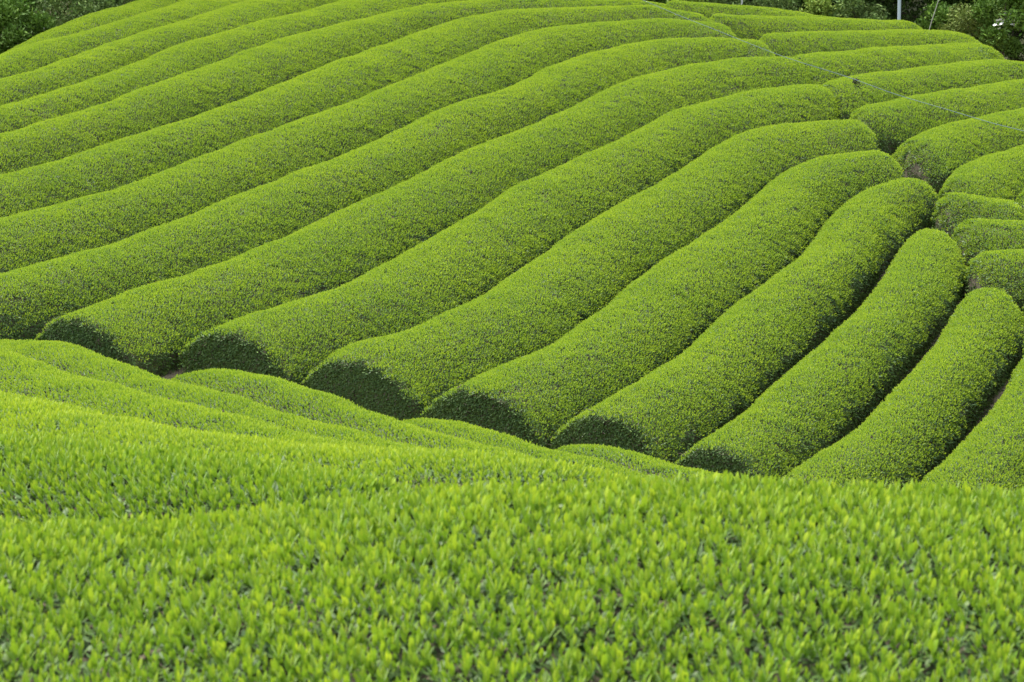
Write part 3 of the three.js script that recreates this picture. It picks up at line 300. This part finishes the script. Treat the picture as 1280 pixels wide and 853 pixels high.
  const scatter = (A, B, C, D, flat) => {
    e1.subVectors(C, A); e2.subVectors(D, B); nn.crossVectors(e1, e2); const area = nn.length() / 2; if (area < 1e-6) return; nn.normalize().negate(); if (flat) nn.copy(flat);
    carry += area * L.density * (flat ? 3 : 1); const k = Math.floor(carry); carry -= k;
    for (let q = 0; q < k; q++) {
      const u = k > 1 ? rnd() : rr(0.2, 0.8), v = k > 1 ? rnd() : rr(0.2, 0.8), p = V3().addScaledVector(A, (1 - u) * (1 - v)).addScaledVector(B, u * (1 - v)).addScaledVector(C, u * v).addScaledVector(D, (1 - u) * v);
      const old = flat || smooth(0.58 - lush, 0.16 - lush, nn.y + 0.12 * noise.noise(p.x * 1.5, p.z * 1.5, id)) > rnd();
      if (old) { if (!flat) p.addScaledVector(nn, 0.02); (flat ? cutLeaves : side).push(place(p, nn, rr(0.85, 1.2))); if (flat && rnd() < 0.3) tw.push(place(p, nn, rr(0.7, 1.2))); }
      else {
        const i = Math.floor(rnd() * young.length), up = nn.clone().addScaledVector(UP, 0.45).normalize(), m = place(p, up, rr(0.85, 1.15));
        const v1 = noise.noise(p.x * 0.5 + root.x, p.z * 0.5 + root.z, 2 + id) + 0.7 * noise.noise(p.x * 1.9, p.z * 1.9, id), v2 = rr(-1, 1);
        young[i].push(m); yc[i].push(lin(1 + 0.10 * v1 + 0.10 * v2, 1 + 0.06 * v1 + 0.07 * v2, 1)); under.push(m);
      }
    }
  };
  for (let i = 0; i + 1 < grid.length; i++, carry = rnd()) for (let j = 0; j < across; j++) scatter(grid[i][j], grid[i][j + 1], grid[i + 1][j + 1], grid[i + 1][j]);
  const t0 = curve.getTangentAt(0), face = V3(-t0.x, 0.12, -t0.z).normalize();
  if (start === 'cut') { const r = grid[0]; for (let j = 0; j < across / 2; j++) for (let q = 0; q < 4; q++) { // strips between opposite points of the end outline
    const a = r[j], b = r[across - j], c = r[across - j - 1], d = r[j + 1]; if (a === d || j + 1 > across - j - 1) continue;
    const l = (A, B, t) => A.clone().lerp(B, t); scatter(l(a, b, q / 4), l(a, b, (q + 1) / 4), l(d, c, (q + 1) / 4), l(d, c, q / 4), face);
  } }
  young.forEach((m, i) => stuff(g, 'young_shoots', L.shoots[i], M.young, m, yc[i]));
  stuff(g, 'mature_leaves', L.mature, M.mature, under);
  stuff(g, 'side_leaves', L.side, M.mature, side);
  stuff(g, 'cut_face_leaves', cutFace, M.mature, cutLeaves);
  stuff(g, 'twigs', twigs, M.bark, tw);
  return g;
}
const ORD = ['', 'first', 'second', 'third', 'fourth', 'fifth', 'sixth', 'seventh', 'eighth', 'ninth', 'tenth', 'eleventh', 'twelfth', 'thirteenth', 'fourteenth', 'fifteenth', 'sixteenth', 'seventeenth'];
for (let k = 1; k <= 17; k++) {
  const cut = k >= 8;
  teaHedge('T' + k, k === 1 ? 'uppermost long tea hedge, running along the wood with the pale trunk'
    : `long rounded tea hedge${cut && k < 15 ? ' with dark cut end' : ''}, ${ORD[k]} down the slope from the pale-trunked wood`, 'long tea hedges on the hillside', { start: cut ? 'cut' : null, end: k < 5 ? null : 'round', re: 0.45, endAlong: k > 4 && k < 13 ? CLIMB : null });
}
for (let k = 1; k <= 13; k++) teaHedge('R' + k, k === 1 ? 'short clipped tea hedge directly below the white post at the wood edge'
  : `short clipped tea hedge beyond the footpath, ${ORD[k]} down from the white post`, 'short tea hedges beyond the footpath', { end: k < 5 || k === 9 ? 'round' : null, startAlong: CLIMB, lush: 0.14, rs: k < 9 ? 0.32 : 0.25, re: k === 9 ? 0.25 : 0.5 });
teaHedge('R9b', 'end of a tea hedge beside the tip of a very short hedge', 'short tea hedges beyond the footpath', { end: null, rs: 0.4, startAlong: CLIMB });
for (let k = 0; k <= 4; k++) teaHedge('V' + k, k === 0 ? 'tea hedge in the hollow next to the bright tall-shooted hedges' : `low tea hedge in the hollow facing the cut ends, ${ORD[k]} counting downhill`, 'tea hedges in the hollow', { lod: 'mid', start: k > 1 ? 'round' : null, rs: 0.7 });
teaHedge('N0', 'bright tea hedge of fresh shoots sloping down into the hollow', 'tall-shooted tea hedges', { lod: 'lush', start: null });
teaHedge('N1', 'bright tea hedge wedged behind the broad tall-shooted hedge', 'tall-shooted tea hedges', { lod: 'near', start: null, step: 0.12, level: true });
teaHedge('N2', 'broad tea hedge covered in tall separate yellow-green shoots over dark leaves', 'tall-shooted tea hedges', { lod: 'near', start: null, end: null, step: 0.1, across: 40, level: true });

// ---------------------------------------------------------------- the wood behind the field
function tubeAlong(points, r0, r1, sides = 7) {
  const c = new THREE.CatmullRomCurve3(points), n = 10, f = c.computeFrenetFrames(n), pos = [], idx = [];
  for (let i = 0; i <= n; i++) { const p = c.getPointAt(i / n), r = r0 + (r1 - r0) * i / n; for (let j = 0; j <= sides; j++) { const a = j / sides * 6.2832, q = p.clone().addScaledVector(f.normals[i], Math.cos(a) * r).addScaledVector(f.binormals[i], Math.sin(a) * r); pos.push(q.x, q.y, q.z); } }
  for (let i = 0; i < n; i++) for (let j = 0; j < sides; j++) { const a = i * (sides + 1) + j; idx.push(a, a + 1, a + sides + 1, a + 1, a + sides + 2, a + sides + 1); }
  return raw(pos, idx);
}
function clump(count, radius, len, c0, c1) {
  const o = G0();
  for (let i = 0; i < count; i++) {
    const d = dirOf(Math.acos(rr(-0.6, 1)), rr(0, 6.28)), az = rr(0, 6.28), b = V3(rr(-1, 1), rr(-0.6, 0.6), rr(-1, 1)).multiplyScalar(radius), s = V3(-Math.sin(az), rr(-0.4, 0.4), Math.cos(az)).cross(d).normalize();
    leafInto(o, b, d, s, len * rr(0.7, 1.2), len * rr(0.36, 0.5), rr(-0.3, 0.1), 0.1, mixc(c0, c1, rnd()), 1);
  }
  return fin(o);
}
const CL = {
  evergreen: clump(26, 0.2, 0.115, [0.04, 0.08, 0.014], [0.09, 0.155, 0.024]),
  green: clump(26, 0.2, 0.115, [0.07, 0.14, 0.018], [0.15, 0.25, 0.03]),
  fresh: clump(24, 0.2, 0.115, [0.12, 0.2, 0.025], [0.25, 0.33, 0.05]),
  grey: clump(18, 0.16, 0.1, [0.075, 0.13, 0.03], [0.16, 0.23, 0.055]),
  olive: clump(16, 0.16, 0.1, [0.11, 0.16, 0.03], [0.23, 0.28, 0.06]),
};
function tree(name, label, category, group, x, d, o) {
  const g = new THREE.Group(), y = groundAt(x, -d) - 0.1; g.position.set(x, y, -d); add(g, name, label, category, group);
  const { height: h, r, low, kind, n = 9, per = 70, bark = M.bark, thick = h * 0.018, lean = 0 } = o;
  const top = V3(lean, h * 0.86, rr(-0.2, 0.2)), wood = [tubeAlong([V3(0, -0.2, 0), V3(lean * 0.2 + rr(-0.1, 0.1), h * 0.3, rr(-0.1, 0.1)), V3(lean * 0.6 + rr(-0.1, 0.1), h * 0.6, rr(-0.1, 0.1)), top], thick, thick * 0.25)];
  const mats = [], cols = [], limbs = [];
  for (let i = 0; i < n; i++) {
    const t = (i + 0.5) / n, yy = low + (h - low) * t, a = i * 2.4 + rr(-0.4, 0.4), rad = r * Math.pow(Math.sin(Math.PI * (0.12 + 0.8 * t)), 0.7) * rr(0.5, 0.85);
    const c = V3(lean * t + Math.cos(a) * rad, yy, Math.sin(a) * rad), lr = r * rr(0.3, 0.46);
    const from = V3(lean * t * 0.6, Math.max(0.15, yy * 0.72), 0);
    limbs.push(tubeAlong([from, from.clone().lerp(c, 0.5).add(V3(0, -0.08, 0)), c], thick * 0.4, thick * 0.1, 5));
    for (let k = 0; k < per; k++) {
      const dd = dirOf(Math.acos(rr(-1, 1)), rr(0, 6.28)), s = lr * Math.pow(rnd(), 0.4), p = c.clone().add(V3(dd.x * s, dd.y * s * 0.7, dd.z * s)); if (p.y < 0.05) continue;
      const up = dd.clone().addScaledVector(UP, 0.6).normalize(); mats.push(place(p, up, rr(0.7, 1.25))); const v = rr(0.75, 1.25); cols.push(lin(v, v * rr(0.95, 1.05), v));
    }
  }
  part(g, 'trunk', wood[0], bark); part(g, 'limbs', mergeGeometries(limbs), bark);
  stuff(g, 'crown', CL[kind], M.treeLeaf, mats, cols);
  return g;
}
const woods = [
  // x, distance, height, radius, lowest leaves, kind
  [3.2, 59, 6, 1.9, 0.5, 'green'], [5.2, 60, 7, 2.0, 0.7, 'evergreen'], [7.2, 58.8, 6.5, 1.9, 0.6, 'evergreen'], [9.0, 60, 7.5, 2.2, 0.8, 'evergreen'], [11.0, 59.5, 7, 2.1, 0.4, 'evergreen'],
  [13.0, 58.5, 7, 2.2, 0.3, 'evergreen'], [15.2, 57, 6.5, 2.2, 0.2, 'evergreen'], [12.8, 56.2, 5.2, 1.4, 1.3, 'fresh'], [14.4, 54, 5, 1.5, 1.2, 'fresh'], [1.0, 61, 7, 2.1, 0.6, 'evergreen'],
  [-15.4, 52, 5.5, 1.9, 0.3, 'green'], [-14.0, 55.5, 5, 1.7, 0.3, 'fresh'], [-13.2, 58, 6.5, 2.0, 0.3, 'green'], [-16.6, 56, 7, 2.2, 0.3, 'evergreen'], [-11.6, 61, 6.5, 2, 0.3, 'fresh'], [-14.8, 61, 7.5, 2.2, 0.3, 'evergreen'], [-9.5, 63.5, 7, 2, 0.5, 'green'],
];
const where = { evergreen: 'deep green evergreen tree standing in the wood', green: 'mid green leafy tree at the edge of the wood', fresh: 'tree with fresh yellow-green foliage in the wood' };
for (const [x, d, h, r, low, kind] of woods) tree('broadleaf_tree', where[kind] + (x > 0 ? ' behind the steel pole' : ' beside the pale trunk'), 'tree', 'trees of the wood behind the field', x, d, { height: h, r, low, kind, n: 22, per: 55 });
for (let i = 0; i < 22; i++) tree('background_tree', 'dark tree deep inside the wood, seen between nearer crowns', 'tree', 'trees deep in the wood', -27 + i * 2.5 + rr(-0.6, 0.6), 66 + (i % 3) * 2.2, { height: rr(7, 9), r: 2.4, low: 0.2, kind: i % 4 ? 'evergreen' : 'green', n: 16, per: 50 });
const shrubs = [
  [4.4, 56.4, 1.5, 0.6, 'fresh', 'small shrub with yellow-green leaves touching the crest hedge'], [5.4, 57, 1.6, 0.8, 'grey', 'pale grey-green bush behind the white post'], [6.6, 56.8, 1.6, 0.8, 'grey', 'pale grey-green bush next to the white post'],
  [7.7, 56.5, 1.5, 0.7, 'fresh', 'thin lime shrub between grey bushes'], [8.6, 56.3, 1.7, 0.8, 'grey', 'greyish bush just before the steel pole'], [10.6, 55.6, 1.3, 0.6, 'green', 'low green bush beside the leaning bare stem'],
  [11.0, 54.4, 1.3, 0.65, 'olive', 'olive bush at the end of a clipped hedge'], [13.2, 51.5, 1.2, 0.55, 'grey', 'small pale bush below the flowering shrub'],
  [-11.5, 52.2, 1.5, 0.8, 'green', 'rounded green bush pressed against the uppermost hedge'], [-12.6, 51.2, 1.9, 0.9, 'fresh', 'lime bush at the foot of the pale trunk'], [-10.6, 55, 1.5, 0.8, 'grey', 'grey-green bush above the uppermost hedge'],
  [-9.8, 57.5, 1.5, 0.8, 'grey', 'dusty green bush further along the uppermost hedge'], [-13.6, 49, 1.8, 0.9, 'evergreen', 'dark bush at the low corner of the wood'],
];
for (const [x, d, h, r, kind, label] of shrubs) tree('shrub', label, 'shrub', 'shrubs along the edge of the wood', x, d, { height: h, r, low: 0.25, kind, n: 8, per: 34, thick: 0.03 });
{ // white flowering shrub
  const g = tree('flowering_shrub', 'shrub with clusters of white flowers at the edge of the wood', 'shrub', null, 11.75, 54, { height: 1.9, r: 0.65, low: 0.4, kind: 'green', n: 7, per: 30, thick: 0.03 });
  const o = G0(); for (let i = 0; i < 5; i++) { const a = i * 1.2566; leafInto(o, V3(0, 0, 0), dirOf(1.1, a), V3(-Math.sin(a), 0, Math.cos(a)), 0.05, 0.045, 0, 0.1, [1, 1, 1], 2); }
  const mats = []; for (let k = 0; k < 6; k++) { const c = V3(rr(-0.3, 0.3), rr(0.75, 1.4), rr(0.35, 0.7)); for (let i = 0; i < 6; i++) mats.push(place(c.clone().add(V3(rr(-0.1, 0.1), rr(-0.08, 0.08), rr(-0.1, 0.1))), dirOf(rr(0, 1.2), rr(0, 6.28)), rr(0.8, 1.3))); }
  stuff(g, 'blossoms', fin(o), M.petal, mats);
}
function stem(name, label, x, d, pts, r0, r1, mat) {
  const y = groundAt(x, -d), m = new THREE.Mesh(tubeAlong(pts.map((p) => V3(...p)), r0, r1), mat); m.castShadow = m.receiveShadow = true; m.position.set(x, y - 0.1, -d); return add(m, name, label, 'tree');
}
stem('bare_sapling', 'leaning bare grey sapling stem beside the steel pole', 10.0, 55, [[0, 0, 0], [0.15, 0.8, 0], [0.36, 1.5, 0], [0.6, 2.4, 0.1], [0.9, 3.4, 0.1]], 0.014, 0.006, M.paleBark);
stem('pale_trunk', 'slender pale trunk rising bare out of the wood', -11.75, 56.6, [[0, 0, 0], [0.05, 0.9, 0], [0.1, 1.7, 0], [-0.06, 2.6, 0], [-0.02, 4.2, 0]], 0.024, 0.014, M.paleBark);

// ---------------------------------------------------------------- pole, post, cable
{
  const g = new THREE.Group(), x = 9.35, d = 54.6; g.position.set(x, groundAt(x, -d), -d); add(g, 'steel_pole', 'thin galvanised steel pole standing behind the clipped hedges', 'pole');
  const s = new THREE.CylinderGeometry(0.04, 0.044, 6, 16); s.translate(0, 2.9, 0); part(g, 'shaft', s, M.steel);
  const c = new THREE.SphereGeometry(0.046, 14, 8, 0, 6.2832, 0, 1.5708); c.translate(0, 5.9, 0); part(g, 'cap', c, M.steel);
  const b = new THREE.CylinderGeometry(0.052, 0.052, 0.05, 16); b.translate(0, 3.6, 0); part(g, 'band', b, M.steel);
}
{
  const g = new THREE.Group(), x = 5.75, d = 56.6; g.position.set(x, groundAt(x, -d), -d); add(g, 'white_post', 'short white concrete post at the edge of the wood', 'post');
  const s = new THREE.CylinderGeometry(0.03, 0.035, 2.4, 4, 1); s.rotateY(0.785); s.translate(0, 1.1, 0); part(g, 'shaft', s, M.concrete);
  const c = new THREE.ConeGeometry(0.036, 0.03, 4); c.rotateY(0.785); c.translate(0, 2.315, 0); part(g, 'top', c, M.concrete);
}
const CABLE = [[-1.51, 10.54, -57.00], [1.09, 9.20, -51.50], [2.86, 8.23, -48.50], [3.54, 7.88, -47.60], [4.18, 7.57, -46.70], [5.37, 6.99, -45.00], [6.44, 6.55, -43.30], [7.16, 6.21, -42.00], [7.87, 5.93, -40.70], [8.42, 5.70, -39.50], [8.76, 5.57, -38.50], [9.88, 5.18, -36.50]];
{
  const c = new THREE.CatmullRomCurve3(CABLE.map((p) => V3(...p))), m = new THREE.Mesh(new THREE.TubeGeometry(c, 200, 0.006, 6), M.cable);
  m.castShadow = m.receiveShadow = true; add(m, 'overhead_cable', 'thin grey-blue cable strung low across the tea hedges', 'cable');
  for (const [i, label] of [[0, 'wooden post carrying the cable behind the crest of the field'], [CABLE.length - 1, 'wooden post carrying the low end of the cable']]) {
    const p = CABLE[i], y = groundAt(p[0], p[2]), h = p[1] - y, s = new THREE.CylinderGeometry(0.045, 0.055, h + 0.4, 10); s.translate(0, (h - 0.1) / 2, 0);
    const g = new THREE.Group(); g.position.set(p[0], y, p[2]); add(g, 'cable_post', label, 'post'); part(g, 'shaft', s, M.bark); const k = new THREE.CylinderGeometry(0.03, 0.03, 0.06, 10); k.translate(0, h + 0.13, 0); part(g, 'insulator', k, M.concrete);
  }
}
{ // a knot of dead, blackened twigs on a hedge under the cable
  const o = G0(); for (let i = 0; i < 60; i++) { const t = rnd(); leafInto(o, V3(rr(-0.035, 0.035) + 0.16 * (t - 0.5), rr(-0.03, 0.04) + 0.16 * (0.5 - t), rr(0, 0.09)), dirOf(rr(0.2, 2.4), rr(0, 6.28)), dirOf(rr(0, 3), rr(0, 6.28)), 0.07, 0.025, -0.3, 0.15, [1, 1, 1], 2); }
  const m = new THREE.Group(); m.position.set(6.64, 6.41, -43.40); part(m, 'twigs', fin(o), M.dead).userData.kind = 'stuff'; add(m, 'dead_twig_clump', 'small blackened twig clump lying on a hedge under the cable', 'twigs');
}

renderer.render(scene, camera);
